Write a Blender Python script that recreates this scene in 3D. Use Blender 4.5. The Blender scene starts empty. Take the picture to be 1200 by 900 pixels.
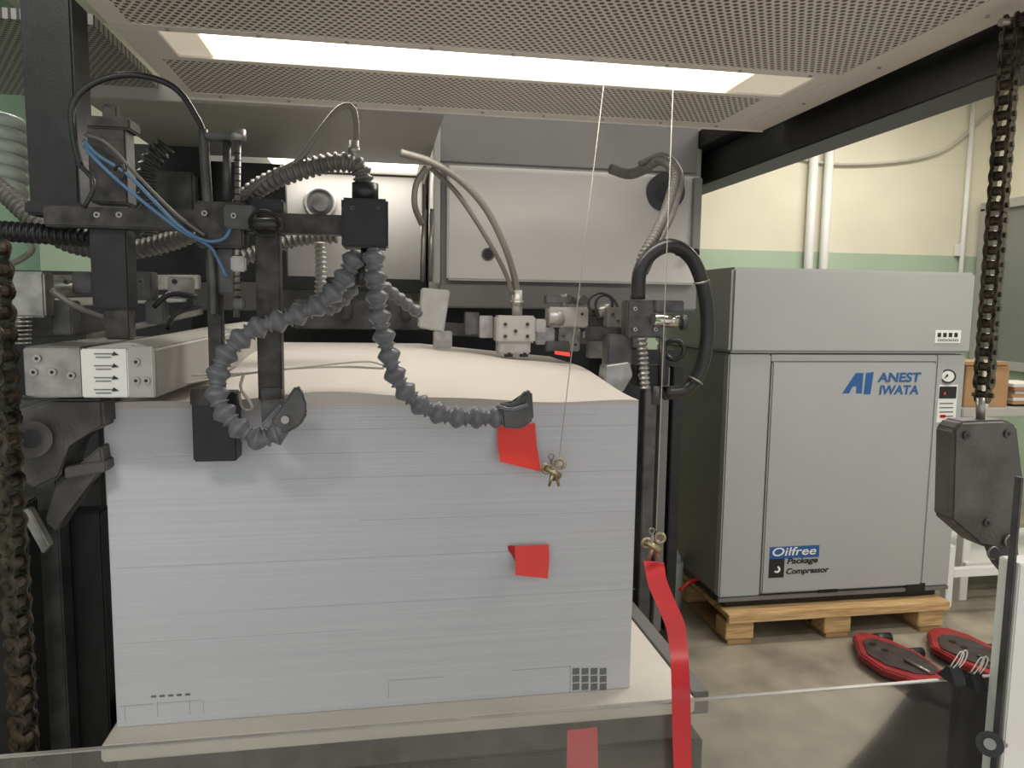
import bpy, bmesh, math, random
from mathutils import Vector, Matrix
random.seed(4)
# ---------------- camera model (world axes follow the press; metres) -------------
FPX=870.0
YAW=math.radians(9.9); PITCH=math.radians(6.0); ROLL=math.radians(0.8)
CAM=Vector((0,0,1.45))
F=Vector((math.sin(YAW)*math.cos(PITCH), math.cos(YAW)*math.cos(PITCH), -math.sin(PITCH)))
R0=Vector((math.cos(YAW),-math.sin(YAW),0)); U0=R0.cross(F)
R=R0*math.cos(ROLL)+U0*math.sin(ROLL); U=R.cross(F)
def ray(px,py): return F+R*((px-600)/FPX)-U*((py-450)/FPX)
def W(px,py,Y):            # survey point on the vertical plane y=Y
    d=ray(px,py); return CAM+d*(Y/d.y)
def H(px,py,Z):            # survey point on the horizontal plane z=Z
    d=ray(px,py); return CAM+d*((Z-CAM.z)/d.z)
cam_d=bpy.data.cameras.new('camera'); cam=bpy.data.objects.new('camera',cam_d)
bpy.context.scene.collection.objects.link(cam)
cam_d.sensor_width=36; cam_d.lens=36*FPX/1200; cam_d.clip_start=0.02
m=Matrix((R,U,-F)).transposed().to_4x4(); m.translation=CAM; cam.matrix_world=m
bpy.context.scene.camera=cam
bpy.context.scene.view_settings.view_transform='Standard'
bpy.context.scene.view_settings.exposure=0.1

# ---------------- materials ----------------
def lin(c):
    return tuple(((v/255)/12.92 if v/255<=0.04045 else ((v/255+0.055)/1.055)**2.4) for v in c)+(1,)
def mat(name,c,rough=0.5,metal=0.0,var=0.12,scale=12,bump=0.0,bscale=200,stretch=(1,1,1),c2=None,emit=0):
    m=bpy.data.materials.new(name); m.use_nodes=True; nt=m.node_tree; N=nt.nodes; L=nt.links
    b=N['Principled BSDF']; b.inputs['Roughness'].default_value=rough; b.inputs['Metallic'].default_value=metal
    tc=N.new('ShaderNodeTexCoord'); mp=N.new('ShaderNodeMapping'); mp.inputs['Scale'].default_value=stretch
    L.new(tc.outputs['Object'],mp.inputs['Vector'])
    no=N.new('ShaderNodeTexNoise'); no.inputs['Scale'].default_value=scale; no.inputs['Detail'].default_value=5
    L.new(mp.outputs['Vector'],no.inputs['Vector'])
    cr=N.new('ShaderNodeValToRGB'); a=lin(c)
    lo=lin(c2) if c2 else tuple(v*(1-var*1.6) for v in a[:3])+(1,)
    hi=tuple(min(1,v*(1+var)) for v in a[:3])+(1,)
    cr.color_ramp.elements[0].position=0.3; cr.color_ramp.elements[1].position=0.7
    cr.color_ramp.elements[0].color=lo; cr.color_ramp.elements[1].color=hi
    L.new(no.outputs['Fac'],cr.inputs['Fac']); L.new(cr.outputs['Color'],b.inputs['Base Color'])
    if bump:
        n2=N.new('ShaderNodeTexNoise'); n2.inputs['Scale'].default_value=bscale; n2.inputs['Detail'].default_value=3
        L.new(mp.outputs['Vector'],n2.inputs['Vector'])
        bp=N.new('ShaderNodeBump'); bp.inputs['Strength'].default_value=bump; bp.inputs['Distance'].default_value=0.002
        L.new(n2.outputs['Fac'],bp.inputs['Height']); L.new(bp.outputs['Normal'],b.inputs['Normal'])
    if emit:
        b.inputs['Emission Color'].default_value=a; b.inputs['Emission Strength'].default_value=emit
    return m
def perf(name,c,hole,a=0.0150,r=0.0047):
    m=bpy.data.materials.new(name); m.use_nodes=True; nt=m.node_tree; N=nt.nodes; L=nt.links
    b=N['Principled BSDF']; b.inputs['Roughness'].default_value=0.45
    tc=N.new('ShaderNodeTexCoord'); outs=[]
    for off in (0.0,0.5):
        v=N.new('ShaderNodeVectorMath'); v.operation='MULTIPLY_ADD'
        v.inputs[1].default_value=(1/a,1/(a*1.732),0); v.inputs[2].default_value=(off,off,0)
        L.new(tc.outputs['Object'],v.inputs[0])
        f=N.new('ShaderNodeVectorMath'); f.operation='FRACTION'; L.new(v.outputs[0],f.inputs[0])
        s=N.new('ShaderNodeVectorMath'); s.operation='SUBTRACT'; s.inputs[1].default_value=(.5,.5,0); L.new(f.outputs[0],s.inputs[0])
        k=N.new('ShaderNodeVectorMath'); k.operation='MULTIPLY'; k.inputs[1].default_value=(a,a*1.732,0); L.new(s.outputs[0],k.inputs[0])
        l=N.new('ShaderNodeVectorMath'); l.operation='LENGTH'; L.new(k.outputs[0],l.inputs[0]); outs.append(l.outputs['Value'])
    mn=N.new('ShaderNodeMath'); mn.operation='MINIMUM'; L.new(outs[0],mn.inputs[0]); L.new(outs[1],mn.inputs[1])
    lt=N.new('ShaderNodeMath'); lt.operation='LESS_THAN'; lt.inputs[1].default_value=r; L.new(mn.outputs[0],lt.inputs[0])
    mx=N.new('ShaderNodeMix'); mx.data_type='RGBA'; mx.inputs[6].default_value=lin(c); mx.inputs[7].default_value=lin(hole)
    L.new(lt.outputs[0],mx.inputs[0]); L.new(mx.outputs[2],b.inputs['Base Color'])
    return m
M={}
M['wall_cream']=mat('wall_cream',(220,214,192),.8,var=.04,scale=2,bump=.1)
M['wall_green']=mat('wall_green',(168,184,160),.7,var=.05,scale=2)
M['wall_teal']=mat('wall_teal',(132,164,148),.7,var=.08,scale=2)
M['ceil']=mat('ceiling_paint',(205,203,194),.8,var=.05)
M['floor']=mat('concrete',(162,152,134),.5,var=.1,scale=4,bump=.3,bscale=60,c2=(118,110,98))
M['perf']=perf('perforated_sheet',(214,207,199),(70,66,63))
M['perfd']=perf('perforated_side_sheet',(150,146,140),(50,48,46))
M['rim']=mat('canopy_paint',(220,214,206),.4,var=.03,scale=4)
M['canopy2']=mat('canopy_plain',(160,157,152),.5,var=.06,scale=3)
M['black']=mat('black_steel',(30,30,31),.42,.2,var=.3,scale=25,bump=.15)
M['dark']=mat('dark_steel',(84,83,82),.42,.4,var=.3,scale=18,bump=.2)
M['worn']=mat('worn_black',(62,58,55),.45,.35,var=.5,scale=30,bump=.3,c2=(27,26,25))
M['cast']=mat('cast_steel',(92,87,84),.5,.3,var=.25,scale=14,bump=.5,bscale=160)
M['chainm']=mat('oiled_chain',(96,86,76),.33,.7,var=.4,scale=50,c2=(40,36,33))
M['steel']=mat('steel',(150,147,142),.32,.65,var=.2,scale=30)
M['alu']=mat('aluminium',(164,162,157),.4,.35,var=.1,scale=20)
M['chrome']=mat('chrome',(194,191,184),.15,.95,var=.1,scale=30)
M['cover']=mat('grey_cover',(166,163,157),.4,var=.04,scale=5)
M['house']=mat('press_grey',(132,130,127),.45,var=.06,scale=4)
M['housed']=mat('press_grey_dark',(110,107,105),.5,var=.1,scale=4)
M['panel']=mat('press_door_panel',(198,195,190),.38,var=.02,scale=3)
M['hose']=mat('modular_hose_plastic',(112,113,118),.36,var=.12,scale=40,bump=.1)
M['corr']=mat('corrugated_hose',(110,107,105),.42,.2,var=.15,scale=40)
M['rub']=mat('rubber',(40,40,41),.36,var=.2)
M['ghose']=mat('grey_hose',(104,102,98),.38,var=.1)
M['lhose']=mat('pale_hose',(116,112,105),.38,var=.08)
M['blue']=mat('blue_cable',(84,120,158),.4,var=.08)
M['red']=mat('red_tag',(236,62,50),.5,var=.03)
M['redd']=mat('red_ribbon',(204,44,52),.4,var=.05,scale=8)
M['brass']=mat('brass_clamp',(190,174,142),.3,.75,var=.25,scale=60)
M['cord']=mat('cord',(190,184,172),.8,var=.08)
M['board']=mat('pile_board',(206,199,188),.6,var=.05,scale=6,bump=.1)
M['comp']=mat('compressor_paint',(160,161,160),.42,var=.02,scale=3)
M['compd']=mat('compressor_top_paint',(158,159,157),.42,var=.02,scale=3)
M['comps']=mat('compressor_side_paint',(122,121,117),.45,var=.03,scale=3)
M['wood']=mat('pallet_wood',(202,170,122),.7,var=.12,scale=8,stretch=(1,12,12),bump=.2,c2=(165,130,85))
M['wood2']=mat('pallet_wood_dark',(166,134,90),.75,var=.15,scale=10,stretch=(1,12,12))
M['txb']=mat('logo_blue',(34,84,142),.5,var=.02)
M['ink']=mat('black_ink',(28,28,30),.5,var=.02)
M['inkg']=mat('grey_ink',(112,112,114),.6,var=.05)
M['inkl']=mat('light_ink',(172,173,177),.7,var=.03)
M['white']=mat('white_label',(222,221,216),.45,var=.02)
M['card']=mat('cardboard',(156,122,84),.8,var=.08)
M['win']=mat('grey_glazing',(122,124,120),.3,var=.05,scale=2)
M['lamp']=mat('lamp_tube',(255,246,228),.5,var=0,emit=4.0)
M['tray']=mat('lamp_tray',(236,226,206),.4,var=.02,emit=.3)
M['jack']=mat('jack_fork_paint',(70,60,58),.4,.2,var=.3,scale=20)
M['jackr']=mat('jack_red',(150,42,44),.45,var=.2,scale=20)
M['jumper']=mat('white_hose',(190,197,190),.4,var=.05)
M['paper']=mat('paper_edges',(204,204,208),.88,var=.02,scale=3,stretch=(.35,.35,150),bump=.10,bscale=4,c2=(194,195,200))
M['sheet']=mat('paper_sheet',(198,191,184),.8,var=.02,scale=4)
# clear guard: transparent sheet with gloss; haze painted in as a dusty film
g=bpy.data.materials.new('clear_guard'); g.use_nodes=True; nt=g.node_tree; N=nt.nodes; L=nt.links
for n in list(N): N.remove(n)
out=N.new('ShaderNodeOutputMaterial'); tr=N.new('ShaderNodeBsdfTransparent'); tr.inputs[0].default_value=(.97,.98,.97,1)
gl=N.new('ShaderNodeBsdfGlossy'); gl.inputs['Roughness'].default_value=.04; df=N.new('ShaderNodeBsdfDiffuse'); df.inputs[0].default_value=(.5,.48,.45,1)
no=N.new('ShaderNodeTexNoise'); no.inputs['Scale'].default_value=9; no.inputs['Detail'].default_value=6
tc=N.new('ShaderNodeTexCoord'); L.new(tc.outputs['Object'],no.inputs['Vector'])
mr=N.new('ShaderNodeMapRange'); mr.inputs[3].default_value=.03; mr.inputs[4].default_value=.14; L.new(no.outputs['Fac'],mr.inputs[0])
m1=N.new('ShaderNodeMixShader'); L.new(mr.outputs[0],m1.inputs[0]); L.new(tr.outputs[0],m1.inputs[1]); L.new(df.outputs[0],m1.inputs[2])
fr=N.new('ShaderNodeFresnel'); fr.inputs[0].default_value=1.4
m2=N.new('ShaderNodeMixShader'); L.new(fr.outputs[0],m2.inputs[0]); L.new(m1.outputs[0],m2.inputs[1]); L.new(gl.outputs[0],m2.inputs[2]); L.new(m2.outputs[0],out.inputs[0])
M['glass']=g

# ---------------- mesh helpers ----------------
GROUPS={}; CUR=[None]
def group(name):
    e=bpy.data.objects.new(name,None); e.empty_display_size=.05
    bpy.context.scene.collection.objects.link(e); GROUPS[e]=[]; CUR[0]=e; return e
def top(): CUR[0]=None
def emit_bm(bm,name,mt,smooth=False):
    me=bpy.data.meshes.new(name); bmesh.ops.recalc_face_normals(bm,faces=bm.faces[:])
    bm.to_mesh(me); bm.free()
    if smooth:
        for p in me.polygons: p.use_smooth=True
    me.materials.append(M[mt] if isinstance(mt,str) else mt)
    o=bpy.data.objects.new(name,me); bpy.context.scene.collection.objects.link(o)
    if CUR[0]: GROUPS[CUR[0]].append(o)
    return o
def box(name,lo,hi,mt,bev=.002):
    bm=bmesh.new(); lo=Vector(lo); hi=Vector(hi)
    c=(lo+hi)/2; s=hi-lo
    bmesh.ops.create_cube(bm,size=1)
    for v in bm.verts: v.co=Vector((c.x+v.co.x*s.x,c.y+v.co.y*s.y,c.z+v.co.z*s.z))
    if bev: 
        bw=min(bev,min(abs(s.x),abs(s.y),abs(s.z))*.3)
        bmesh.ops.bevel(bm,geom=bm.edges[:],offset=bw,segments=2,affect='EDGES')
    return emit_bm(bm,name,mt)
def bx(name,x0,y0,x1,y1,Y,dep,mt,bev=.002):
    X0=W(x0,(y0+y1)/2,Y).x; X1=W(x1,(y0+y1)/2,Y).x
    Z1=W((x0+x1)/2,y0,Y).z; Z0=W((x0+x1)/2,y1,Y).z
    return box(name,(X0,Y,Z0),(X1,Y+dep,Z1),mt,bev)
def prism(name,pts,d,mt,bev=0.0):
    bm=bmesh.new(); n=len(pts); d=Vector(d)
    a=[bm.verts.new(p) for p in pts]; b=[bm.verts.new(Vector(p)+d) for p in pts]
    bm.faces.new(a); bm.faces.new(b[::-1])
    for i in range(n): bm.faces.new((a[i],b[i],b[(i+1)%n],a[(i+1)%n]))
    if bev: bmesh.ops.bevel(bm,geom=bm.edges[:],offset=bev,segments=3,affect='EDGES')
    return emit_bm(bm,name,mt)
def cyl(name,p0,p1,r,mt,seg=20,r2=None):
    p0=Vector(p0);p1=Vector(p1); ax=(p1-p0); L=ax.length
    bm=bmesh.new(); bmesh.ops.create_cone(bm,cap_ends=True,segments=seg,radius1=r,radius2=r if r2 is None else r2,depth=L)
    q=ax.to_track_quat('Z','Y').to_matrix().to_4x4(); q.translation=(p0+p1)/2
    bmesh.ops.transform(bm,matrix=q,verts=bm.verts[:])
    o=emit_bm(bm,name,mt)
    for p in o.data.polygons: p.use_smooth=len(p.vertices)==4
    return o
def cr(pts,step):
    P=[Vector(p) for p in pts]; P=[P[0]*2-P[1]]+P+[P[-1]*2-P[-2]]; out=[]
    for i in range(1,len(P)-2):
        a,b,c,d=P[i-1:i+3]; n=max(6,int((c-b).length/step*4))
        for k in range(n):
            t=k/n
            out.append(.5*((2*b)+(c-a)*t+(2*a-5*b+4*c-d)*t*t+(3*b-a-3*c+d)*t**3))
    out.append(P[-2]); 
    res=[out[0]]; acc=0; 
    for i in range(1,len(out)):
        seg=(out[i]-out[i-1]).length
        while acc+seg>=step and seg>1e-9:
            t=(step-acc)/seg; q=out[i-1].lerp(out[i],t); res.append(q); out[i-1]=q; seg=(out[i]-q).length; acc=0
        acc+=seg
    if (res[-1]-out[-1]).length>step*.3: res.append(out[-1])
    return res
def sweep(name,pts,r,mt,step=.008,rf=None,seg=12):
    P=cr(pts,step); bm=bmesh.new(); rings=[]
    t0=(P[1]-P[0]).normalized(); n=t0.orthogonal().normalized(); s=0
    for i,p in enumerate(P):
        t=(P[min(i+1,len(P)-1)]-P[max(i-1,0)]).normalized()
        n=(n-t*n.dot(t)).normalized(); b=t.cross(n)
        rr=rf(s) if rf else r
        rings.append([bm.verts.new(p+(n*math.cos(a)+b*math.sin(a))*rr) for a in [2*math.pi*k/seg for k in range(seg)]])
        s+=step
    for A,B in zip(rings,rings[1:]):
        for k in range(seg): bm.faces.new((A[k],A[(k+1)%seg],B[(k+1)%seg],B[k]))
    bm.faces.new(rings[0]); bm.faces.new(rings[-1][::-1])
    return emit_bm(bm,name,mt,True)
def PL(l,Y=None): return [W(q[0],q[1],q[2] if len(q)>2 else Y) for q in l]
def tube(name,l,Y,r,mt,step=.01): return sweep(name,PL(l,Y),r,mt,step)
def corr(name,l,Y,r,mt='corr',pitch=.0125,amp=.15):
    return sweep(name,PL(l,Y),r,mt,pitch/8,lambda s:r*(1-amp+amp*math.sin(2*math.pi*s/pitch)),14)
def loc(name,l,Y,r=.0215,pitch=.0360):
    def rf(s):
        t=(s/pitch)%1
        if t<.10: k=.54
        elif t<.50: k=.54+.46*math.sin((t-.10)/.40*math.pi*.55)
        elif t<.84: k=.98-.40*(t-.50)/.34
        else: k=.78
        return r*k
    return sweep(name,PL(l,Y),r,'hose',pitch/18,rf,20)
def strip(name,L,Rr,mt,soft=3):
    def den(P,n=6):
        P=[Vector(p) for p in P]; o=[]
        for a,b in zip(P,P[1:]): o+=[a.lerp(b,k/n) for k in range(n)]
        return o+[P[-1]]
    bm=bmesh.new(); A=den(L); B=den(Rr); n=len(A)
    for _ in range(soft):
        for Q in (A,B):
            for i in range(1,n-1): Q[i]=(Q[i-1]+Q[i]*2+Q[i+1])/4
    a=[bm.verts.new(p) for p in A]; b=[bm.verts.new(p) for p in B]
    for i in range(n-1): bm.faces.new((a[i],b[i],b[i+1],a[i+1]))
    return emit_bm(bm,name,mt,True)
def torus(name,c,nrm,Rr,r,mt):
    c=Vector(c); q=Vector(nrm).to_track_quat('Z','Y')
    bm=bmesh.new(); rings=[]
    for i in range(28):
        a=2*math.pi*i/28; ring=[]
        for j in range(8):
            b=2*math.pi*j/8
            v=Vector(((Rr+r*math.cos(b))*math.cos(a),(Rr+r*math.cos(b))*math.sin(a),r*math.sin(b)))
            ring.append(bm.verts.new(c+q@v))
        rings.append(ring)
    for i in range(28):
        for j in range(8): bm.faces.new((rings[i][j],rings[(i+1)%28][j],rings[(i+1)%28][(j+1)%8],rings[i][(j+1)%8]))
    return emit_bm(bm,name,mt,True)
def text(name,s,px,py,Y,h,mt,wd=None,shear=0,bold=.0):
    c=bpy.data.curves.new(name,'FONT'); c.body=s; c.size=1; c.shear=shear; c.offset=bold; c.extrude=.01
    o=bpy.data.objects.new(name,c); bpy.context.scene.collection.objects.link(o)
    bpy.context.view_layer.update()
    me=bpy.data.meshes.new_from_object(o.evaluated_get(bpy.context.evaluated_depsgraph_get()))
    bpy.data.objects.remove(o)
    xs=[v.co.x for v in me.vertices]; ys=[v.co.y for v in me.vertices]
    p=W(px,py,Y); hh=h/FPX*Y*1.03; sy=hh/(max(ys)-min(ys)); sx=(W(px+wd,py,Y).x-p.x)/(max(xs)-min(xs)) if wd else sy
    for v in me.vertices:
        x,y,z=v.co; v.co=Vector((p.x+(x-min(xs))*sx, Y-z*.03-.0005, p.z+(y-min(ys))*sy))
    me.materials.clear(); me.materials.append(M[mt])
    ob=bpy.data.objects.new(name,me); bpy.context.scene.collection.objects.link(ob)
    if CUR[0]: GROUPS[CUR[0]].append(ob)
    return ob
def bolt(p,r=.006,mt='steel',d=(0,-1,0),h=.004):
    p=Vector(p); cyl('bolt',p,p+Vector(d)*h,r,mt,12); cyl('bolt_socket',p+Vector(d)*h,p+Vector(d)*(h+.0006),r*.5,'black',6)
def chain(name,p0,p1,wid,pitch,mt='chainm',turn=0.0,k=.46):
    p0=Vector(p0);p1=Vector(p1); t=(p1-p0); L=t.length; t.normalize(); s=Vector((math.cos(turn),math.sin(turn),0)); s=(s-t*s.dot(t)).normalized(); f=t.cross(s)
    bm=bmesh.new(); n=int(L/pitch); rad=pitch*k
    def plate(c,off,th):
        pts=[]
        for e,sg in ((c-t*pitch/2,-1),(c+t*pitch/2,1)):
            for k in range(9):
                a=math.pi*k/8; pts.append(e+s*math.cos(a)*rad*sg*-1+t*math.sin(a)*rad*sg)
            pts.append(c+s*(rad*.6)*sg)
        A=[bm.verts.new(p+f*off) for p in pts]; B=[bm.verts.new(p+f*(off+th)) for p in pts]
        bm.faces.new(A); bm.faces.new(B[::-1])
        m=len(pts)
        for i in range(m): bm.faces.new((A[i],A[(i+1)%m],B[(i+1)%m],B[i]))
    for i in range(n):
        c=p0+t*pitch*(i+.5); w=wid/2
        if i%2: plate(c,-w,.003); plate(c,w-.003,.003)
        else: plate(c,-w+.0035,.003); plate(c,w-.0065,.003)
    for i in range(n+1):
        c=p0+t*pitch*i
        q=f.to_track_quat('Z','Y').to_matrix().to_4x4(); q.translation=c
        bmesh.ops.create_cone(bm,cap_ends=True,segments=12,radius1=pitch*.18,radius2=pitch*.18,depth=wid*1.25,matrix=q)
        bmesh.ops.create_cone(bm,cap_ends=True,segments=12,radius1=pitch*.33,radius2=pitch*.33,depth=wid*.6,matrix=q)
    return emit_bm(bm,name,mt)

# ================= ROOM =================
XR=W(1140,400,5.6).x; XL=-2.3; YB=5.6; ZC=3.3
zg=W(980,296,YB).z
box('floor',(XL-.1,-1.5,-.1),(XR+.1,YB+.1,0),'floor',0)
group('wall_back')
box('upper_paint',(XL,YB,zg),(XR,YB+.1,ZC),'wall_cream',0); box('green_dado',(XL,YB-.004,0),(XR,YB+.1,zg),'wall_green',0)
group('wall_right')
box('upper_paint',(XR,-1.5,zg),(XR+.1,YB+.1,ZC),'wall_cream',0); box('green_dado',(XR-.004,-1.5,0),(XR+.1,YB+.1,zg),'wall_green',0)
top()
box('wall_left',(XL-.1,-1.5,0),(XL,YB+.1,ZC),'wall_teal',0)
box('ceiling',(XL-.1,-1.5,ZC),(XR+.1,YB+.1,ZC+.1),'ceil',0)
group('wall_pipe')
for x in (957,975):
    a=W(x,130,YB-.06); cyl('pipe',(a.x,a.y,.5),(a.x,a.y,ZC-.001),.035,'white')
for z in (1.2,2.9): box('pipe_bracket',(W(950,200,YB).x,YB-.1,z),(W(985,200,YB).x,YB-.004,z+.03),'alu')
group('wall_cable')
sweep('cable',[(XR-1.9,YB-.02,W(940,184,YB).z),(XR-1.3,YB-.03,W(1000,194,YB).z),(XR-.5,YB-.03,W(1080,180,YB).z),(XR-.02,YB-.03,W(1140,130,YB).z)],.011,'cord',.05)
group('window_1')
zt=W(1160,240,5.3).z; zb=W(1160,425,5.3).z
box('glazing',(XR-.03,3.4,zb),(XR-.015,5.5,zt),'win',0)
for z in (zb-.05,zt-.02,): box('rail',(XR-.07,3.35,z),(XR-.004,5.55,z+.07),'cover')
for y in (3.35,4.4,5.5): box('stile',(XR-.07,y,zb),(XR-.004,y+.05,zt),'cover')
group('conduit')
a=W(1132,240,YB-.04); cyl('pipe',(a.x,a.y,1.0),(a.x,a.y,W(1132,200,YB).z+.8),.02,'white')
bx('switch_box',1122,286,1130,300,YB-.05,.04,'white')

# ================= CANOPY =================
ZP=1.95
xr=H(1195,16,ZP).x; xl=H(215,118,ZP).x
yfar=H(600,136,ZP).y; s0=H(500,59,ZP).y; s1=H(500,86,ZP).y
sxl=H(185,37,ZP).x; sxr=H(953,94,ZP).x
T=.02
group('overhead_canopy')
box('rim_front_of_lamp',(xl,s0-.03,ZP),(xr,s0,ZP+T),'rim',.001)
box('perforated_sheet_front',(xl+.04,.1,ZP+.001),(xr-.09,s0-.03,ZP+T),'perf',0)
box('rim_left',(xl,.1,ZP),(xl+.04,s0-.03,ZP+T),'rim',.001)
box('rim_right',(xr-.09,.1,ZP),(xr,s0-.03,ZP+T),'rim',.001)
box('rim_right_rear',(xr-.09,s0,ZP),(xr,yfar,ZP+T),'rim',.001)
box('rim_left_fill',(xl,s0,ZP),(sxl,s1,ZP+T),'rim',.001)
box('rim_right_fill',(sxr,s0,ZP),(xr-.09,s1,ZP+T),'rim',.001)
box('rim_behind_lamp',(xl,s1,ZP),(xr-.09,s1+.02,ZP+T),'rim',.001)
box('perforated_sheet_rear',(xl+.04,s1+.02,ZP+.001),(xr-.16,yfar-.045,ZP+T),'perf',0)
box('rim_rear',(xl,yfar-.045,ZP),(xr-.09,yfar,ZP+T),'rim',.001)
box('rim_rear_left',(xl,s1+.02,ZP),(xl+.04,yfar-.045,ZP+T),'rim',.001)
box('rim_rear_right',(xr-.16,s1+.02,ZP),(xr-.09,yfar-.045,ZP+T),'rim',.001)
box('rear_lip',(xl,yfar,ZP-.004),(xr,yfar+.004,ZP+.1),'rim',.001)
box('canopy_body',(xl,.1,ZP+.09),(xr,yfar,ZP+.12),'housed',0)
for i in range(9):
    x=xl+.1+(xr-xl-.25)*i/8
    cyl('rivet',(x,s0-.015,ZP),(x,s0-.015,ZP-.003),.004,'alu',10); cyl('rivet',(x,yfar-.022,ZP),(x,yfar-.022,ZP-.003),.004,'alu',10)
for i in range(5): cyl('rivet',(xr-.045,.6+i*.28,ZP),(xr-.045,.6+i*.28,ZP-.003),.004,'alu',10)
box('side_sheet',(xl-.75,1.62,ZP+.03),(xl-.06,2.2,ZP+.05),'perfd',0)
group('canopy_lamp')
box('tray_top',(sxl,s0,ZP+.06),(sxr,s1,ZP+.07),'tray',0)
box('tray_end',(sxl,s0,ZP+.004),(sxl+.07,s1,ZP+.05),'tray',.002); box('tray_end',(sxr-.14,s0,ZP+.004),(sxr,s1,ZP+.05),'tray',.002)
box('diffuser',(sxl+.07,s0+.004,ZP+.006),(sxr-.14,s1-.006,ZP+.05),'lamp',.004)
group('rear_canopy')
xc0=W(515,250,2.45).x
z2=ZP
y2=H(420,190,z2).y; y3=H(420,203,z2).y
box('underside',(xl-.25,yfar+.05,z2),(xc0-.02,y2,z2+.05),'canopy2',.002)
box('lamp_strip',(H(315,190,z2).x,y2,z2+.01),(xc0-.05,y3,z2+.03),'lamp',0)
box('rear_part',(xl-.25,y3,z2),(xc0-.02,y3+.35,z2+.05),'canopy2',.002)
group('canopy_support_beam')
a=H(1168,88,1.88)
box('beam',(a.x,.2,1.88),(a.x+.1,3.6,1.985),'black',.003)
box('upper_slab',(xr+.002,.2,1.99),(a.x+.1,3.6,2.05),'black',.003)

# ================= PAPER STACK =================
YF=1.46; YK=2.3
X0=(W(123,470,YF).x+W(135,850,YF).x)/2; X1=(W(748,466,YF).x+W(738,808,YF).x)/2
ZB=(W(135,850,YF).z+W(738,808,YF).z)/2; ZT=(W(123,472,YF).z+W(748,468,YF).z)/2
group('paper_stack')
box('sheet_pile',(X0,YF,ZB),(X1,YK,ZT-.011),'paper',0)
def hz(x,y):
    u=(x-X0)/(X1-X0); v=(y-YF)/(YK-YF)
    s=min(1,v/.6); s=s*s*(3-2*s)
    fe=.019*math.exp(-((u-.42)/.20)**2)+.0025*math.sin(u*21)
    cent=min(1,u/.12)*min(1,max(0,(1-u)/.40))
    return ZT+fe*math.exp(-v*4)+s*(.034+.038*cent)-.004*u
bm=bmesh.new(); nx,ny=80,30; G=[]
for j in range(ny+1):
    G.append([bm.verts.new((X0+(X1-X0)*i/nx,YF+(YK-YF)*j/ny,hz(X0+(X1-X0)*i/nx,YF+(YK-YF)*j/ny))) for i in range(nx+1)])
for j in range(ny):
    for i in range(nx): bm.faces.new((G[j][i],G[j][i+1],G[j+1][i+1],G[j+1][i]))
emit_bm(bm,'top_sheet','sheet',True)
bm=bmesh.new()
per=[(X0+(X1-X0)*i/nx,YF) for i in range(nx+1)]+[(X1,YF+(YK-YF)*j/ny) for j in range(1,ny+1)]+[(X1-(X1-X0)*i/nx,YK) for i in range(1,nx+1)]+[(X0,YK-(YK-YF)*j/ny) for j in range(1,ny)]
A=[bm.verts.new((x,y,hz(x,y))) for x,y in per]; B=[bm.verts.new((x,y,ZT-.011)) for x,y in per]
for i in range(len(per)): bm.faces.new((A[i],A[(i+1)%len(per)],B[(i+1)%len(per)],B[i]))
emit_bm(bm,'upper_sheet_edges','sheet')
for c in range(4):
    for r in range(3): bx('colour_bar_mark',671+c*10.6,783+r*9,679+c*10.6,790.5+r*9,YF-.0006,.001,'inkg',0)
for c in range(5): bx('edge_mark',177+c*10,815-c*.6,183+c*10,817.5-c*.6,YF-.0006,.001,'inkg',0)
for x,y0,y1 in ((146,828,846),(184,822,840),(222,820,838),(238,820,836),(455,800,818),(668,780,812)): bx('trim_line',x,y0,x+.8,y1,YF-.0006,.001,'inkl',0)
for x0,x1,y in ((140,180,826),(184,236,822),(455,520,795),(600,668,783)): bx('trim_line',x0,y,x1,y+.7,YF-.0006,.001,'inkl',0)
for y,xa,xb in ((478,250,600),(487,420,700),(501,300,744),(532,180,500),(556,330,744),(604,420,744),(655,135,640),(702,300,744),(746,135,420)): bx('sheet_gap',xa,y,xb,y+.5,YF-.0003,.0006,'inkl',0)

group('pile_board')
bxr=W(815,818,1.40).x
box('board',(X0-.01,1.40,ZB-.035),(bxr,2.45,ZB-.001),'board',.004)
box('side_beam',(bxr+.002,1.42,ZB-.05),(bxr+.04,2.6,ZB+.0),'housed',.002)
for y in (1.45,1.9,2.35): box('stringer',(X0,y,ZB-.12),(bxr,y+.06,ZB-.036),'dark',.003)
box('platform',(X0-.02,1.44,ZB-.2),(bxr+.04,2.5,ZB-.121),'black',.003)

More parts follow.
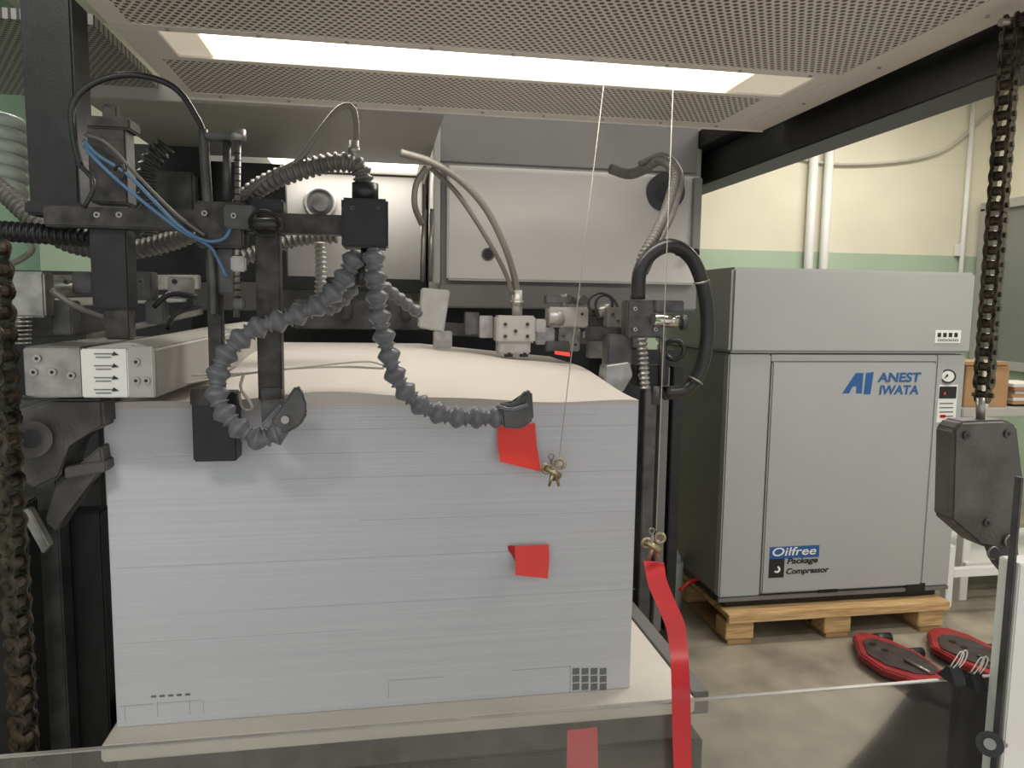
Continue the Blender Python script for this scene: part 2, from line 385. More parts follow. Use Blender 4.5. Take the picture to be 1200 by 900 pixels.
# ================= RED TAGS, CLAMPS, STRINGS =================
group('red_tag')
strip('tag',PL([(583,500,1.455),(583,522,1.446),(586,541,1.43)]),PL([(627,496,1.455),(629,522,1.446),(634,553,1.425)]),'red')
group('red_tag')
strip('tag',PL([(603,640,1.448),(604,655,1.44),(604,674,1.43)]),PL([(643,638,1.448),(644,655,1.44),(642,678,1.43)]),'red')
strip('fold',PL([(595,640,1.457),(599,639,1.452),(603,640,1.448)]),PL([(596,645,1.457),(599,649,1.452),(604,658,1.44)]),'redd')
group('red_tag')
strip('tag',PL([(650,411,1.9),(668,413,1.9)]),PL([(650,415,1.89),(668,418,1.89)]),'red')
group('orange_tag')
strip('tag',PL([(665,856,1.38),(664,905,1.36)]),PL([(700,852,1.38),(701,903,1.36)]),'redd')
group('red_ribbon')   # draped forward over the guard edge
strip('ribbon',PL([(754,657,1.36),(759,685,1.30),(768,706,1.22),(781,735,1.12),(786,770,1.03),(787,812,.988),(788,860,.985),(791,950,.985)]),
      PL([(778,659,1.35),(781,680,1.27),(792,706,1.19),(803,730,1.10),(807,770,1.02),(809,812,.978),(810,860,.985),(811,950,.985)]),'redd',2)
def clamp(x,y,Y,s=1):
    c=W(x,y,Y); e=s*.0018
    def q(dx,dy,dz=0): return c+Vector((dx*e,dz*e,-dy*e))
    group('brass_clamp')
    cyl('barrel',q(-8,-6),q(8,6),4*e,'brass',12)
    cyl('jaw_a',q(0,0),q(-4,16),3*e,'brass',10,1.5*e); cyl('jaw_b',q(3,0),q(7,16),3*e,'brass',10,1.5*e)
    torus('wing_a',q(-7,-4),(0,1,.2),5*e,1.8*e,'brass'); torus('wing_b',q(8,-9),(0.3,1,0),5*e,1.8*e,'brass')
    cyl('screw',q(-2,-14),q(2,10),1.8*e,'steel',10); torus('eye',q(-2,-17),(0,1,0),3*e,1*e,'steel')
clamp(648,553,1.41); clamp(765,640,1.35,1.0)
group('hanging_string')
cyl('string',W(708,96,1.56),W(655,538,1.41),.0010,'cord',8)
group('hanging_string')
cyl('string',W(789,98,1.56),W(769,622,1.35),.0010,'cord',8)
group('tie_cord')
tube('cord',[(215,450,1.44),(275,440,1.49),(340,432,1.50),(400,430,1.50),(450,432,1.50)],None,.0022,'cord')
tube('cord_b',[(225,440,1.44),(300,436,1.48),(420,424,1.50),(450,428,1.50)],None,.0018,'cord')
tube('cord_end',[(285,440,1.43),(282,455,1.42),(292,470,1.41),(296,480,1.41),(284,478,1.41),(280,460,1.42)],None,.0028,'cord')

# ================= FEEDER LEFT STRUCTURE =================
group('feeder_frame')
bx('main_post',28,-10,88,247,1.5,.08,'black',.004)
bx('post_cap',28,236,98,252,1.47,.12,'black',.004)
bx('cross_bar',50,246,405,270,1.42,.04,'worn',.003)
bx('upper_stub',103,140,148,238,1.44,.05,'worn',.003); bx('stub_lip',100,136,152,150,1.435,.06,'worn',.003)
bx('stub_screw',119,122,137,140,1.45,.02,'worn',.003)
bx('lower_stub',106,268,150,362,1.435,.05,'black',.003)
bx('lower_leg',122,362,152,398,1.44,.035,'worn',.003)
bx('vertical_bar',300,238,329,470,1.44,.035,'worn',.003)
bx('vertical_bar_cap',293,233,332,248,1.435,.045,'black',.003)
bx('vertical_bar_foot',306,455,330,480,1.43,.03,'dark',.003)
bx('clamp_block',228,236,285,290,1.40,.06,'worn',.004)
bx('clamp_block_b',262,240,298,268,1.39,.03,'dark',.003)
bx('distribution_block',400,232,455,290,1.39,.07,'black',.004)
bx('valve_block',245,290,275,345,1.42,.04,'dark',.003)
for x,y in ((413,244),(443,244)): bolt(W(x,y,1.39),.004,'dark')
for x,y in ((240,250),(274,253),(114,252),(140,252)): bolt(W(x,y,1.39),.005,'steel')
cyl('threaded_rod',W(279,158,1.41),W(277,372,1.41),.0055,'steel')
cyl('rod_knob',W(279,152,1.41),W(279,166,1.41),.014,'steel'); cyl('rod_b',W(266,158,1.42),W(266,236,1.42),.007,'dark')
bx('rod_bridge',240,156,284,163,1.40,.03,'dark')
for i in range(22):
    a=W(278,180+i*8,1.41); torus('thread',a,(0,0,1),.0055,.0013,'worn')
cyl('lock_ring',W(292,262,1.38),W(330,262,1.38),.010,'dark'); torus('lock_ring_rim',W(310,262,1.37),(0,1,.6),.024,.003,'black')
bx('rod_nut',270,300,288,318,1.40,.02,'steel',.003); bx('rod_nut',272,350,286,362,1.40,.02,'dark',.003)
bx('foot_block',225,460,277,541,1.40,.05,'black',.003)
bx('foot_lip',222,456,250,476,1.395,.06,'worn',.003)
bx('foot_stem',243,300,261,462,1.43,.02,'worn',.003)
tube('pipe_up',[(238,152),(241,200),(245,260),(249,330),(250,370)],1.415,.0085,'dark')
bx('foot_bracket',306,470,350,498,1.38,.03,'dark',.003)

group('cable_bundle')
tube('black_cable',[(94,195,1.42),(86,160,1.42),(86,120,1.42),(115,95,1.42),(160,88,1.42),(205,103,1.42),(232,140,1.42),(240,160,1.42)],None,.0055,'rub')
tube('blue_cable_a',[(98,165,1.41),(115,182,1.39),(150,205,1.38),(180,235,1.38),(210,265,1.38),(240,282,1.38),(262,280,1.38),(270,268,1.38)],None,.0030,'blue')
tube('blue_cable_b',[(98,172,1.41),(120,195,1.39),(150,222,1.385),(185,250,1.385),(215,272,1.385),(245,288,1.385),(256,305,1.40),(266,325,1.40)],None,.0030,'blue')
tube('grey_cable',[(100,158,1.42),(125,168,1.40),(160,205,1.40),(205,250,1.39),(240,276,1.39)],None,.003,'ghose')
tube('black_cable_b',[(90,190,1.42),(110,215,1.40),(98,245,1.40)],None,.004,'rub')
tube('clip',[(134,200,1.38),(140,192,1.38),(146,198,1.38),(142,212,1.38)],None,.003,'rub')

group('corrugated_hose')
corr('hose',[(280,248,1.5),(292,228,1.48),(322,210,1.45),(365,196,1.43),(400,190,1.42),(422,198,1.42),(428,226,1.42)],None,.0190)
group('corrugated_hose')
corr('hose',[(-20,205,1.7),(10,230,1.68),(38,256,1.66),(80,284,1.64),(140,294,1.62),(195,284,1.6),(232,270,1.58)],None,.0205)
group('corrugated_hose')
corr('hose',[(-10,270,1.56),(50,274,1.54),(110,278,1.53)],None,.020,'rub')
group('corrugated_hose')
corr('hose',[(285,302,1.7),(320,290,1.7),(350,280,1.7),(395,276,1.7)],None,.018)
group('corrugated_hose')
corr('hose',[(375,284,1.55),(376,315,1.55),(375,352,1.55)],None,.0125,'alu',.0095)
group('air_tube')
tube('tube',[(283,232,1.46),(318,205,1.44),(350,188,1.43),(378,150,1.42),(398,127,1.42),(413,126,1.42),(418,150,1.42),(416,180,1.42)],None,.0058,'lhose')
cyl('fitting',W(415,165,1.42),W(415,192,1.42),.009,'alu'); cyl('fitting_nut',W(415,172,1.42),W(415,180,1.42),.012,'steel',6)
cyl('hose_elbow_collar',W(428,215,1.42),W(428,234,1.42),.024,'rub')

group('modular_hose')
loc('hose',[(418,296,1.40),(402,328,1.39),(376,355,1.38),(340,372,1.375),(298,386,1.37),(268,412,1.365),(255,442,1.36),(257,472,1.355),(276,498,1.35),(302,514,1.35),(326,508,1.35)],None)
cyl('nozzle_joint',W(320,514,1.35),W(338,488,1.35),.017,'hose'); 
prism('flat_nozzle',PL([(316,494),(346,452),(353,456),(355,475),(360,486),(352,499),(332,510)],1.33),(0,.022,0),'dark',.004)
prism('nozzle_clip',PL([(303,500),(328,474),(338,482),(330,510)],1.345),(0,.03,0),'hose',.004)
cyl('clip_screw',W(334,492,1.33),W(334,492,1.322),.007,'steel')
group('modular_hose')
loc('hose',[(437,292,1.39),(440,325,1.38),(444,365,1.37),(453,405,1.36),(466,445,1.355),(492,474,1.35),(530,488,1.35),(575,489,1.35),(598,488,1.35)],None)
prism('flat_nozzle',PL([(586,474),(604,474),(618,458),(624,459),(626,492),(612,503),(590,502)],1.33),(0,.026,0),'dark',.004)
tube('nozzle_lip',[(582,476),(600,480),(620,474)],1.325,.004,'hose')
group('modular_hose')
loc('hose',[(422,318,1.45),(408,345,1.46),(385,364,1.5)],None,.0145,.027)
group('modular_hose')
loc('hose',[(448,335,1.45),(468,350,1.5),(492,368,1.55)],None,.0135,.027)
group('hose_manifold')
cyl('stem',W(428,288,1.42),W(427,312,1.42),.008,'chrome'); cyl('nut',W(428,300,1.42),W(428,306,1.42),.013,'steel',6)
cyl('valve',W(425,312,1.42),W(423,335,1.42),.012,'dark')

group('side_guide')
g0=W(95,410,1.3); g1=W(180,467,1.3)
prism('cover_body',[(g0.x,1.31,g1.z),(W(181,440,1.3).x,1.31,g1.z),(W(181,440,1.3).x,1.31,g0.z+.002),(W(150,400,1.3).x,1.31,g0.z+.012),(g0.x,1.31,g0.z+.002)],(0.07,.66,0.02),'cover',.004)
bx('label_plate',95,409,150,466,1.3,.009,'white'); bx('end_cap',150,406,181,466,1.298,.012,'alu')
bx('mount_plate',28,408,96,464,1.31,.02,'steel',.002); bx('mount_block',28,406,96,466,1.332,.4,'steel',.003)
for x,y in ((40,436),(62,436),(84,440),(44,420),(160,424),(172,446),(160,446)): bolt(W(x,y,1.31 if x<96 else 1.298),.006,'alu')
for r,y in enumerate((414,428,442,456)):
    bx('label_icon',110,y,132,y+1.2,1.2985,.001,'inkg',0); bx('label_icon',112,y+4,130,y+5.2,1.2985,.001,'inkg',0)
    prism('label_arrow',PL([(133,y-2),(139,y+2),(131,y+3)],1.2985),(0,.001,0),'ink')

group('feeder_rail')
def rail(n,a,b,h,dep,mt): 
    A=W(a[0],a[1],a[2]); B=W(b[0],b[1],b[2]); 
    prism(n,[A,B,B+Vector((0,0,-h)),A+Vector((0,0,-h))],(0,dep,0),mt,.002)
rail('rail_front',(-20,322,1.7),(232,322,1.95),.035,.03,'steel')
rail('rail_mid',(-20,352,1.8),(215,345,2.1),.02,.03,'alu')
rail('rail_low',(-20,372,1.72),(130,366,1.95),.05,.05,'dark')
rail('rail_lower',(100,392,1.8),(235,362,2.1),.015,.03,'steel')
bx('back_plate',-40,318,225,480,2.25,.03,'black',0)
bx('mid_block',12,318,52,372,1.62,.05,'steel',.004); bx('block_b',150,318,178,352,1.75,.05,'dark',.003); bx('block_c',196,324,222,350,1.75,.05,'steel',.003)
bx('block_d',84,318,108,345,1.72,.05,'dark',.003); bx('block_e',60,352,84,392,1.66,.05,'dark',.003); bx('block_f',170,352,192,380,1.75,.04,'dark',.003)
cyl('roller',W(60,338,1.75),W(150,334,1.85),.018,'steel'); cyl('roller_b',W(0,382,1.6),W(28,382,1.6),.02,'rub')
cyl('knob',W(24,385,1.55),W(24,370,1.55),.014,'dark')
for i in range(7): torus('spring_coil',W(26,372+i*5,1.55),(0,0,1),.014,.0022,'steel')
for x in (35,78,122,165,205): bolt(W(x,330,1.7),.006,'dark')
tube('pipe',[(60,340,1.6),(90,360,1.6),(120,372,1.62)],None,.006,'ghose')
tube('pipe_b',[(180,360,1.7),(200,345,1.7),(232,348,1.7)],None,.006,'rub')
tube('pipe_c',[(0,312,1.6),(20,306,1.62),(38,292,1.64),(30,270,1.66)],None,.006,'lhose')
tube('pipe_d',[(196,386,1.7),(206,368,1.7),(236,358,1.72)],None,.005,'rub')
group('white_hose_bundle')
for i in range(6):
    y=140+i*15; tube('hose',[(-30,y-6,2.2),(5,y,2.2),(22,y+6,2.25),(26,y+12,2.3)],None,.018,'jumper')

group('press_side_frame')
bx('rear_wall',-40,465,125,990,1.72,.03,'black',0)
bx('column_a',52,560,76,960,1.5,.05,'dark',.003); bx('column_b',88,600,126,960,1.55,.05,'black',.003)
bx('column_c',14,590,40,960,1.42,.05,'black',.003); bx('inner_plate',70,640,92,900,1.6,.02,'dark',.002)
prism('bearing_bracket',PL([(16,482),(60,468),(120,468),(122,500),(78,520),(70,560),(40,574),(20,560)],1.4),(0,.1,0),'cast',.005)
cyl('boss',W(36,515,1.40),W(36,515,1.37),.032,'cast',28); cyl('boss_hub',W(36,515,1.37),W(36,515,1.36),.015,'black',20)
prism('arm',PL([(64,568),(118,522),(122,548),(84,590),(66,625),(52,612)],1.42),(0,.05,0),'cast',.004)
prism('lever',PL([(22,600),(34,596),(58,640),(50,650)],1.37),(0,.02,0),'steel',.002)
rail('upper_plate',(14,470,1.42),(124,466,1.44),.03,.08,'dark')
rail('mid_plate',(75,548,1.40),(124,540,1.42),.02,.06,'cast')
group('lift_chain')
chain('chain',W(-4,290,1.3),W(30,892,1.3),.034,.034,turn=-.3)

# ================= PRESS HOUSING =================
group('press_housing')
c1=W(820,260,2.45).x; zt=2.3; zb=W(650,362,2.45).z
box('casing',(xc0,2.45,zb),(c1,3.6,zt),'house',.006)
bx('upper_dark_band',515,136,818,196,2.44,.01,'housed',.002)  # darker grey upper part of the casing
bx('side_flange',508,140,516,332,2.42,.03,'cover',.002)
bx('door_panel',524,200,820,331,2.415,.03,'panel',.006)
bx('door_edge_right',812,208,822,300,2.40,.02,'house',.003)
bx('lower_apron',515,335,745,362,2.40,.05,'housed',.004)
cyl('knob_base',W(780,225,2.415),W(780,225,2.39),.063,'rub',32); cyl('knob_hub',W(780,225,2.39),W(780,225,2.375),.032,'black',24)
cyl('lock_hole',W(572,298,2.415),W(572,298,2.411),.018,'black',20); torus('lock_rim',W(572,298,2.411),(0,1,0),.018,.003,'dark')
cyl('side_knob',W(815,296,2.40),W(815,296,2.37),.014,'black')
for x in (497,506): cyl('side_pipe',W(x,245,2.40),W(x-2,330,2.40),.008,'steel')
box('base',(xc0,2.7,0.0),(c1-.1,3.5,zb+.001),'black',.004)
group('press_unit')
xm0=W(100,250,3.0).x
box('body',(xm0,3.05,.9),(xc0-.01,3.5,1.93),'housed',.004)
bx('panel',335,205,495,328,3.0,.05,'house',.004)
bx('sloped_cover',230,190,335,330,2.7,.05,'black',.004)
bx('dark_upper',150,170,245,330,2.62,.05,'black',.004)
rail('cross_beam',(300,322,2.6),(500,328,2.6),.045,.08,'black')
cyl('handwheel',W(375,238,3.0),W(375,238,2.95),.06,'dark',30); cyl('handwheel_hub',W(375,238,2.95),W(375,238,2.92),.03,'dark',24)
torus('handwheel_rim',W(375,238,2.94),(0,1,0),.055,.008,'steel')
box('base',(X0-.3,2.6,0.0),(xc0-.01,3.4,zb-.02),'black',.004)
bx('rear_stop',345,352,500,386,2.4,.04,'dark',.003)
for x in (400,440,470): bx('bracket',x,345,x+12,375,2.35,.04,'worn',.003)
bx('gear_cover',170,200,228,250,2.55,.06,'dark',.01)
corr('duct',[(195,170,2.4),(172,200,2.4),(176,260,2.4),(178,300,2.4)],None,.03,'dark',.02)

# ================= SUCKER HEAD =================
group('suction_head')
rail('carrier_rail',(520,378,2.1),(750,394,2.1),.035,.04,'dark')
prism('tilted_cover',PL([(494,337),(528,340),(520,390),(490,384)],2.0),(0,.05,0),'alu',.004)
bx('small_foot',508,388,530,408,2.0,.03,'steel',.003)
bx('bracket_a',545,366,562,392,2.0,.03,'dark'); bx('bracket_b',562,370,578,396,1.98,.03,'steel')
bx('pad_block',582,370,628,402,1.93,.06,'cover',.005); bx('pad_lower',584,400,622,415,1.935,.05,'alu',.004)
bx('pad_tab',628,374,640,390,1.93,.03,'alu',.003)
cyl('pad_stem',W(606,340,1.96),W(606,372,1.96),.014,'alu'); cyl('stem_collar',W(606,352,1.96),W(606,358,1.96),.018,'steel')
for x,y in ((592,380),(618,380),(592,394),(618,394),(604,388)): bolt(W(x,y,1.93),.005,'dark')
cyl('sucker_cup',W(596,412,1.95),W(596,418,1.95),.012,'rub'); cyl('sucker_cup',W(614,412,1.95),W(614,418,1.95),.012,'rub')
bx('silver_block_a',643,360,690,384,1.96,.05,'cover',.004); cyl('silver_cyl',W(642,372,1.94),W(660,373,1.94),.019,'alu')
bx('silver_block_b',655,384,680,412,1.97,.04,'steel',.003); cyl('peg',W(660,345,1.98),W(662,362,1.98),.01,'steel')
bx('peg_cap',640,346,672,356,1.97,.03,'dark',.003)
bx('link_a',628,384,650,404,1.96,.03,'steel',.003); bx('link_b',690,372,712,400,1.97,.04,'dark',.003)
cyl('ball_knob',W(700,366,1.95),W(714,362,1.95),.018,'steel'); torus('hoop',W(708,356,1.96),(0,1,0),.024,.004,'rub')
bx('link_c',640,400,668,412,1.95,.03,'dark',.003); bx('link_d',690,400,708,420,1.95,.03,'steel',.003)
bx('link_e',712,360,730,384,1.9,.04,'steel',.003); cyl('link_pin',W(684,392,1.93),W(724,396,1.93),.009,'chrome')
cyl('cam_follower',W(676,352,1.95),W(684,352,1.92),.014,'dark')
for x,y in ((652,368),(682,368),(660,394),(674,404),(698,380),(718,368),(724,376)): bolt(W(x,y,1.955 if x<700 else 1.9),.004,'dark')
tube('grey_hose_a',[(470,179,1.75),(505,190,1.78),(540,212,1.82),(570,246,1.86),(592,290,1.9),(603,325,1.94),(606,344,1.96)],None,.0085,'lhose')
tube('grey_hose_b',[(500,196,2.2),(488,215,2.2),(486,240,2.2),(494,262,2.25)],None,.009,'lhose')
tube('grey_hose_c',[(505,197,1.8),(535,226,1.84),(566,272,1.88),(590,315,1.92),(601,345,1.95)],None,.006,'ghose')
tube('small_loop',[(694,372,1.93),(690,352,1.93),(704,343,1.93),(720,352,1.93),(728,372,1.93)],None,.004,'rub')

group('suction_head')
bx('mount',735,352,778,396,1.75,.05,'dark',.004); bx('mount_top',742,344,760,356,1.76,.03,'steel',.003)
bx('mount_left',712,392,742,430,1.76,.05,'dark',.004); prism('grey_foot',PL([(710,428),(738,424),(742,440),(730,460),(706,456)],1.74),(0,.05,0),'steel',.003)
cyl('cross_cylinder',W(766,374,1.72),W(800,378,1.72),.016,'chrome'); cyl('cyl_end',W(798,378,1.72),W(803,378,1.72),.019,'dark')
bx('clamp_arm',768,352,802,366,1.74,.04,'dark',.003)
corr('spring_sleeve',[(752,396,1.73),(754,425,1.73),(756,455,1.73)],None,.014,'steel',.012)
cyl('shaft',W(776,395,1.74),W(776,452,1.74),.008,'dark'); cyl('shaft_rod',W(768,452,1.74),W(768,474,1.74),.011,'dark')
bx('lower_clamp',744,428,784,452,1.745,.04,'black',.003); torus('hand_ring',W(790,410,1.76),(.6,1,0),.024,.006,'rub')
for x,y in ((744,362),(744,386),(768,386),(750,440),(776,440)): bolt(W(x,y,1.745),.005,'alu')
bx('bar_left',690,384,738,400,1.8,.04,'worn',.003)
group('braided_hose')
tube('upper_end',[(716,198,2.25),(738,204,2.2),(760,196,2.1)],None,.016,'corr')
corr('hose',[(755,198,2.12),(775,188,2.02),(790,204,1.95),(783,240,1.88),(768,275,1.8),(752,305,1.77),(746,350,1.77)],None,.0145,'ghose',.0115,.13)
tube('inner_hose',[(750,192,2.1),(778,182,2.02),(798,205,1.95),(790,245,1.86),(772,285,1.8),(756,320,1.78)],None,.008,'corr')
group('rubber_hose')
tube('hose',[(748,350,1.76),(750,318,1.75),(765,296,1.74),(788,288,1.74),(812,305,1.75),(826,345,1.76),(829,390,1.77),(822,430,1.77),(804,456,1.76),(778,461,1.75)],None,.0175,'rub')
for x,y,n in ((797,291,(1,.2,-.4)),(822,330,(.3,.1,-1)),(815,446,(-.6,0,-1))): torus('hose_clip',W(x,y,1.75),n,.0175,.003,'steel')

group('feeder_upright')
for x,w,Y,mt in ((752,14,2.2,'dark'),(770,10,2.3,'housed'),(784,12,2.45,'black')):
    bx('post',x,430,x+w,740,Y,.05,mt,.003)
box('rear_panel',(W(750,500,2.5).x-.1,2.55,.0),(W(800,500,2.5).x,2.58,1.3),'black',.002)
box('foot_plate',(W(745,700,2.2).x,2.15,.0),(W(800,700,2.2).x,2.6,.3),'dark',.003)

# ================= COMPRESSOR =================
pc=H(850,752,0); YC=pc.y
CX0=W(851,500,YC).x; CX1=W(1126,500,YC).x
CZ0=W(950,700,YC).z; CZ1=W(990,316,YC).z; CZm=W(990,415,YC).z; CD=.85
group('air_compressor')
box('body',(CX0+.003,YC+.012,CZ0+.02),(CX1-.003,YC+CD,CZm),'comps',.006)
box('top_cover',(CX0-.006,YC-.012,CZm+.004),(CX1+.012,YC+CD+.01,CZ1),'compd',.012)
xd0=W(898,560,YC).x; xd1=W(1087,560,YC).x
box('left_post',(CX0,YC,CZ0+.02),(xd0-.004,YC+.05,CZm-.003),'comp',.006)
box('door',(xd0,YC-.006,CZ0+.03),(xd1,YC+.05,CZm-.035),'comp',.006)
box('header',(xd0-.003,YC+.002,CZm-.032),(xd1+.003,YC+.05,CZm-.003),'comp',.002)
box('right_post',(xd1+.004,YC,CZ0+.02),(CX1,YC+.05,CZm-.003),'comp',.006)
box('plinth',(CX0+.04,YC+.03,CZ0-.035),(CX1-.04,YC+CD-.03,CZ0+.02),'black',.003)
box('base_rail',(CX0,YC-.001,CZ0-.0),(CX1,YC+.02,CZ0+.018),'housed',.002)
for x in (960,1062): bx('base_slot',x,684,x+22,694,YC-.004,.005,'black',0)
YL=YC-.007
prism('logo_mark',PL([(987,461),(1003,437),(1012,437),(1010,461),(1003,461),(1004,453),(999,453),(995,461)],YL),(0,.002,0),'txb')
prism('logo_mark',PL([(1015,437),(1024,436),(1020,462),(1012,462)],YL),(0,.002,0),'txb')
text('logo_text','ANEST',1028,448,YL,12.5,'txb',51,.1,.03); text('logo_text','IWATA',1030,462.5,YL,12,'txb',46,.1,.03)
bx('badge_blue',902,640,960,654,YL,.002,'txb',0); bx('badge_black',901,655,919,677,YL,.002,'ink',0)
text('badge_text','Oilfree',905,652,YL-.001,11,'white',51,.15,.01)
text('badge_text','Package',922,663,YL,10,'ink',36,.2,.03); text('badge_text','Compressor',921,675,YL,10,'ink',50,.2,.03)
cyl('badge_ring',W(910,667,YL),W(910,667,YL-.001),.016,'white'); cyl('badge_dot',W(910,667,YL-.001),W(910,667,YL-.002),.008,'ink')
bx('sticker',1096,387,1126,402,YC-.014,.002,'white',0)
for i in range(4): bx('sticker_icon',1099+i*6.5,390,1103+i*6.5,395,YC-.0155,.001,'ink',0)
text('sticker_text','ooooo',1099,400,YC-.0155,3,'ink',24)
YQ=YC-.002
cyl('gauge',W(1111,441,YQ),W(1111,441,YQ-.012),.031,'ink',28); cyl('gauge_face',W(1111,441,YQ-.012),W(1111,441,YQ-.013),.024,'white',28)
prism('gauge_needle',PL([(1107,444),(1112,440),(1110,438)],YQ-.0135),(0,.0004,0),'ink')
bx('switch_plate',1099,451,1121,495,YQ,.003,'white',0); bx('display',1101,453,1121,467,YQ-.002,.003,'ink',0)
for i in range(4): bx('label_line',1101,472+i*5,1117,473.5+i*5,YQ-.001,.001,'inkg',0)
cyl('warning_dot',W(1107,461,YQ-.002),W(1107,461,YQ-.003),.006,'red'); bx('label_red',1102,486,1108,490,YQ-.001,.001,'red',0)

group('wooden_pallet')
PX0=W(848,715,YC).x-.0; PX1=W(1104,700,YC).x; PY0=YC-.03; PY1=YC+CD+.05; PZ=CZ0-.036
for y in [PY0+i*(PY1-PY0-.1)/6 for i in range(7)]: box('deck_board',(PX0,y,PZ-.022),(PX1,y+.1,PZ),'wood',.002)
for x in (PX0,(PX0+PX1)/2-.07,PX1-.14):
    box('stringer_board',(x+.02,PY0,PZ-.044),(x+.12,PY1,PZ-.023),'wood2',.002)
    for y in (PY0,(PY0+PY1)/2-.05,PY1-.1): box('block',(x,y,.022),(x+.13,y+.1,PZ-.045),'wood',.003)
    box('skid',(x+.01,PY0,.0),(x+.12,PY1,.021),'wood2',.002)
box('front_edge_board',(PX0,PY0-.022,PZ-.04),(PX1,PY0-.001,PZ+.0),'wood',.002)
group('drain_valve')
cyl('valve',W(822,672,YC+.3),W(840,674,YC+.15),.012,'brass'); tube('red_hose',[(796,692,YC+.2),(808,682,YC+.2),(824,676,YC+.25)],None,.008,'redd')
group('plastic_jug')
a=H(784,712,0); 
cyl('body',(a.x,a.y,0),(a.x,a.y,.24),.06,'jumper'); cyl('shoulder',(a.x,a.y,.24),(a.x,a.y,.3),.06,'jumper',20,.025); cyl('cap',(a.x,a.y,.3),(a.x,a.y,.33),.027,'white')

# ================= RIGHT SIDE =================
group('workbench')
YW=YC+.25
bx('top',1128,478,1330,488,YW,.6,'cover',.004)
for x in (1132,1300): bx('leg',x,488,x+9,720,YW+.02,.05,'white',.003)
bx('lower_shelf',1132,655,1320,664,YW,.5,'white',.003); bx('leg_front',1110,640,1118,712,YW-.15,.04,'white',.003)
bx('brace',1118,662,1300,672,YW-.15,.03,'white',.002)
group('cardboard_box')
bx('carton',1131,428,1182,477.5,YW+.05,.25,'card',.003); bx('flap',1131,424,1182,428,YW+.04,.2,'card',.001)
bx('tape',1152,428,1160,477,YW+.048,.003,'cord',0)
group('paper_pile')
for i in range(6): bx('sheaf',1186+random.random()*4,470-i*4,1230,473.8-i*4,YW+.05+random.random()*.02,.2,'sheet' if i%2 else 'card',.001)
group('pallet_jack')
def forkt(o,z,z2,name,mt,bev=.004): prism(name,[H(x,y,z) for x,y in o],(0,0,z2-z),mt,bev)
f1=[(1000,744),(1006,740),(1018,741),(1045,750),(1078,765),(1108,787),(1111,794),(1104,800),(1075,797),(1035,784),(1008,766)]
f2=[(1087,740),(1093,735),(1110,735),(1135,743),(1168,760),(1235,800),(1235,826),(1180,798),(1125,775),(1092,757)]
for f in (f1,f2):
    forkt(f,.062,.045,'fork_top','jackr',.006); forkt([(x-1,y+1) for x,y in f],.044,.018,'fork_side','jackr')
    cx=sum(p[0] for p in f)/len(f); cy=sum(p[1] for p in f)/len(f)
    forkt([(cx+(x-cx)*.80,cy+(y-cy)*.70-1) for x,y in f],.067,.063,'top_pad','jack',.001)
    for k in (-.55,-.3): 
        a=H(cx+k*55,cy+k*28,.068); cyl('hole',a,a+Vector((0,0,.001)),.014,'black',16)
for (x,y) in ((1060,773),(1146,768)):
    a=H(x,y,.073); b2=H(x+30,y+15,.073); cyl('rod',a,b2,.006,'steel')
for f in (f1,f2):
    for dx,dy in ((-38,-16),(-75,-34)):
        a=H(f[5][0]+dx,f[5][1]+dy,0); cyl('load_wheel',a+Vector((-.04,0,.022)),a+Vector((.04,0,.022)),.021,'rub')

YH=1.08
group('lift_chain')
chain('chain',W(1186,26,YH+.03),W(1151,476,YH+.03),.026,.0245,turn=.5,k=.6)
cyl('end_stud',W(1149,466,YH+.02),W(1149,492,YH+.02),.007,'steel'); cyl('hanger_pin',W(1172,26,YH+.03),W(1200,26,YH+.03),.006,'steel')
group('chain_lift_block')
prism('casting',PL([(1128,494),(1180,492),(1194,500),(1198,560),(1194,630),(1182,646),(1150,640),(1115,610),(1118,504)],YH),(0,.045,0),'cast',.005)
prism('lower_lug',PL([(1160,638),(1194,628),(1196,676),(1184,678),(1170,662)],YH+.01),(0,.02,0),'dark',.003)
for x,y in ((1184,634),(1164,648)): cyl('pin',W(x,y,YH),W(x,y,YH-.01),.010,'dark'); torus('pin_ring',W(x,y,YH-.006),(0,1,0),.010,.002,'steel')
for x,y in ((1180,508),(1132,510),(1156,612)): bolt(W(x,y,YH),.007,'dark')

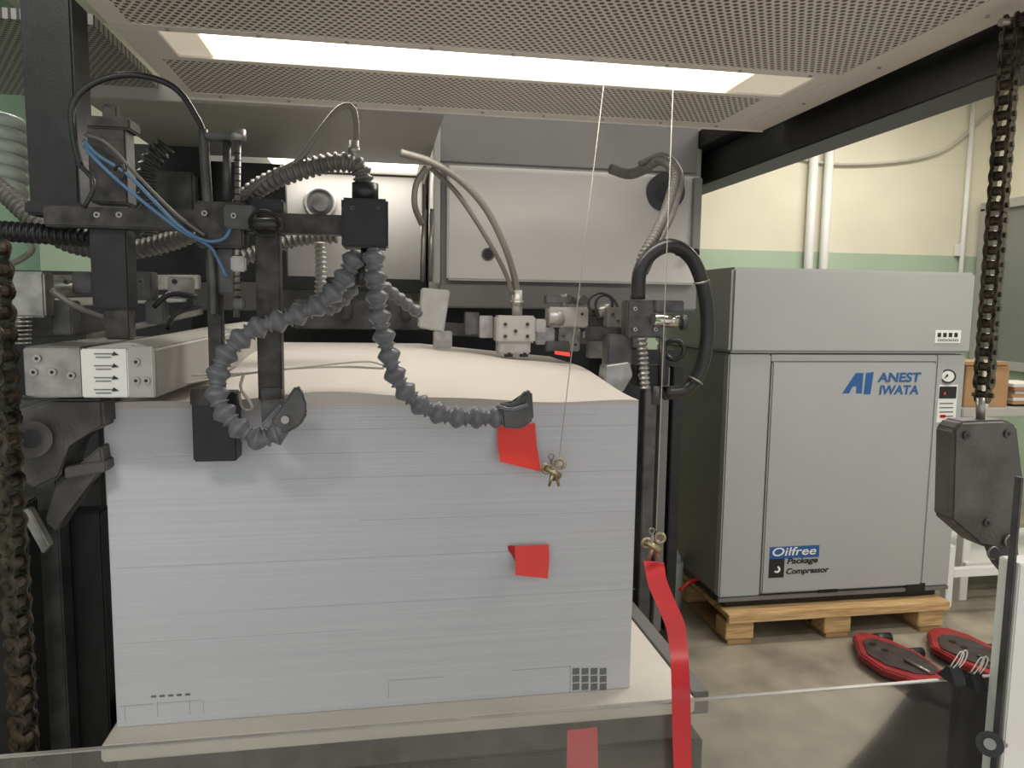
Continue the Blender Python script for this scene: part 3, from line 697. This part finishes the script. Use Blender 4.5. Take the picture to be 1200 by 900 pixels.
group('safety_guard_panel')
zt=(W(100,879,1.0).z+W(1100,799,1.0).z)/2; gx1=W(1165,800,1.0).x
box('clear_sheet',(-1.0,1.0,0.0),(gx1,1.006,zt),'glass',0)
box('sheet_edge',(-1.0,.9995,zt-.001),(gx1,1.0065,zt+.0010),'alu',0)
group('guard_post')
p=W(1179,760,.95).x
box('post',(p,.95,0),(p+.006,.962,W(1195,560,.95).z),'dark',.001)
box('post_panel',(p+.0065,.945,0),(p+.2,.985,W(1195,660,.95).z),'white',.002)
cyl('roller',W(1160,872,.93),W(1160,872,.90),.018,'rub',24); cyl('roller_hub',W(1160,872,.90),W(1160,872,.895),.008,'steel')
cyl('axle',W(1160,872,.93),W(1180,872,.955),.006,'steel')
for (x,y) in ((1122,793),(1146,800)):
    group('binder_clip')
    c=W(x,y-4,.985); e=.0011
    def q(dx,dy,dz=0): return c+Vector((dx*e,dz*e,-dy*e))
    prism('body',[q(-9,15,-8),q(-9,-7,5),q(-9,-7,10),q(-9,15,30)],(.021,0,0),'ink',.0008)
    sweep('handle_front',[q(-4,-6,4),q(-1,-20,-2),q(1,-33,-5),q(6,-37,-5),q(9,-31,-5),q(8,-18,-2),q(6,-6,4)],.0009,'white',.0015)
    sweep('handle_rear',[q(-3,-6,10),q(9,-13,16),q(20,-21,20),q(26,-20,20),q(26,-15,20),q(16,-7,14),q(7,-3,10)],.0009,'white',.0015)

# ================= LIGHTS =================
def area(name,loc_,rot,sx,sy,pw,col=(1,.96,.90)):
    l=bpy.data.lights.new(name,'AREA'); l.shape='RECTANGLE'; l.size=sx; l.size_y=sy; l.energy=pw; l.color=col
    o=bpy.data.objects.new(name,l); o.location=loc_; o.rotation_euler=rot
    bpy.context.scene.collection.objects.link(o); return o
area('canopy_light',((sxl+sxr)/2,(s0+s1)/2,ZP-.002),(0,0,0),(sxr-sxl)*.8,.05,4)
area('rear_canopy_light',((H(315,190,z2).x+xc0)/2,(y2+y3)/2,ZP-.002),(0,0,0),.5,.04,3)
for i,(x,y) in enumerate(((2.4,2.6),(3.4,4.4),(-1.4,3.6),(1.0,-.6),(-.8,-.6),(2.5,.7))):  # unseen lamps added to brighten compressor, floor and forks
    area('added_ceiling_light',(x,y,ZC-.08),(0,0,0),1.4,.3,36 if i<3 else 46)
    group('added_ceiling_lamp'); box('housing',(x-.7,y-.1,ZC-.06),(x+.7,y+.1,ZC-.001),'white'); box('tube',(x-.68,y-.03,ZC-.075),(x+.68,y+.03,ZC-.061),'lamp')
w=bpy.data.worlds.new('world'); bpy.context.scene.world=w; w.use_nodes=True
w.node_tree.nodes['Background'].inputs[0].default_value=(.98,.98,1,1); w.node_tree.nodes['Background'].inputs[1].default_value=.92

bpy.context.view_layer.update()
for e,ch in GROUPS.items():
    if not ch: continue
    pts=[o.matrix_world@Vector(c) for o in ch for c in o.bound_box]
    c=Vector([(min(p[i] for p in pts)+max(p[i] for p in pts))/2 for i in range(3)])
    e.location=c
    for o in ch:
        o.parent=e; o.matrix_parent_inverse=Matrix.Translation(-c)
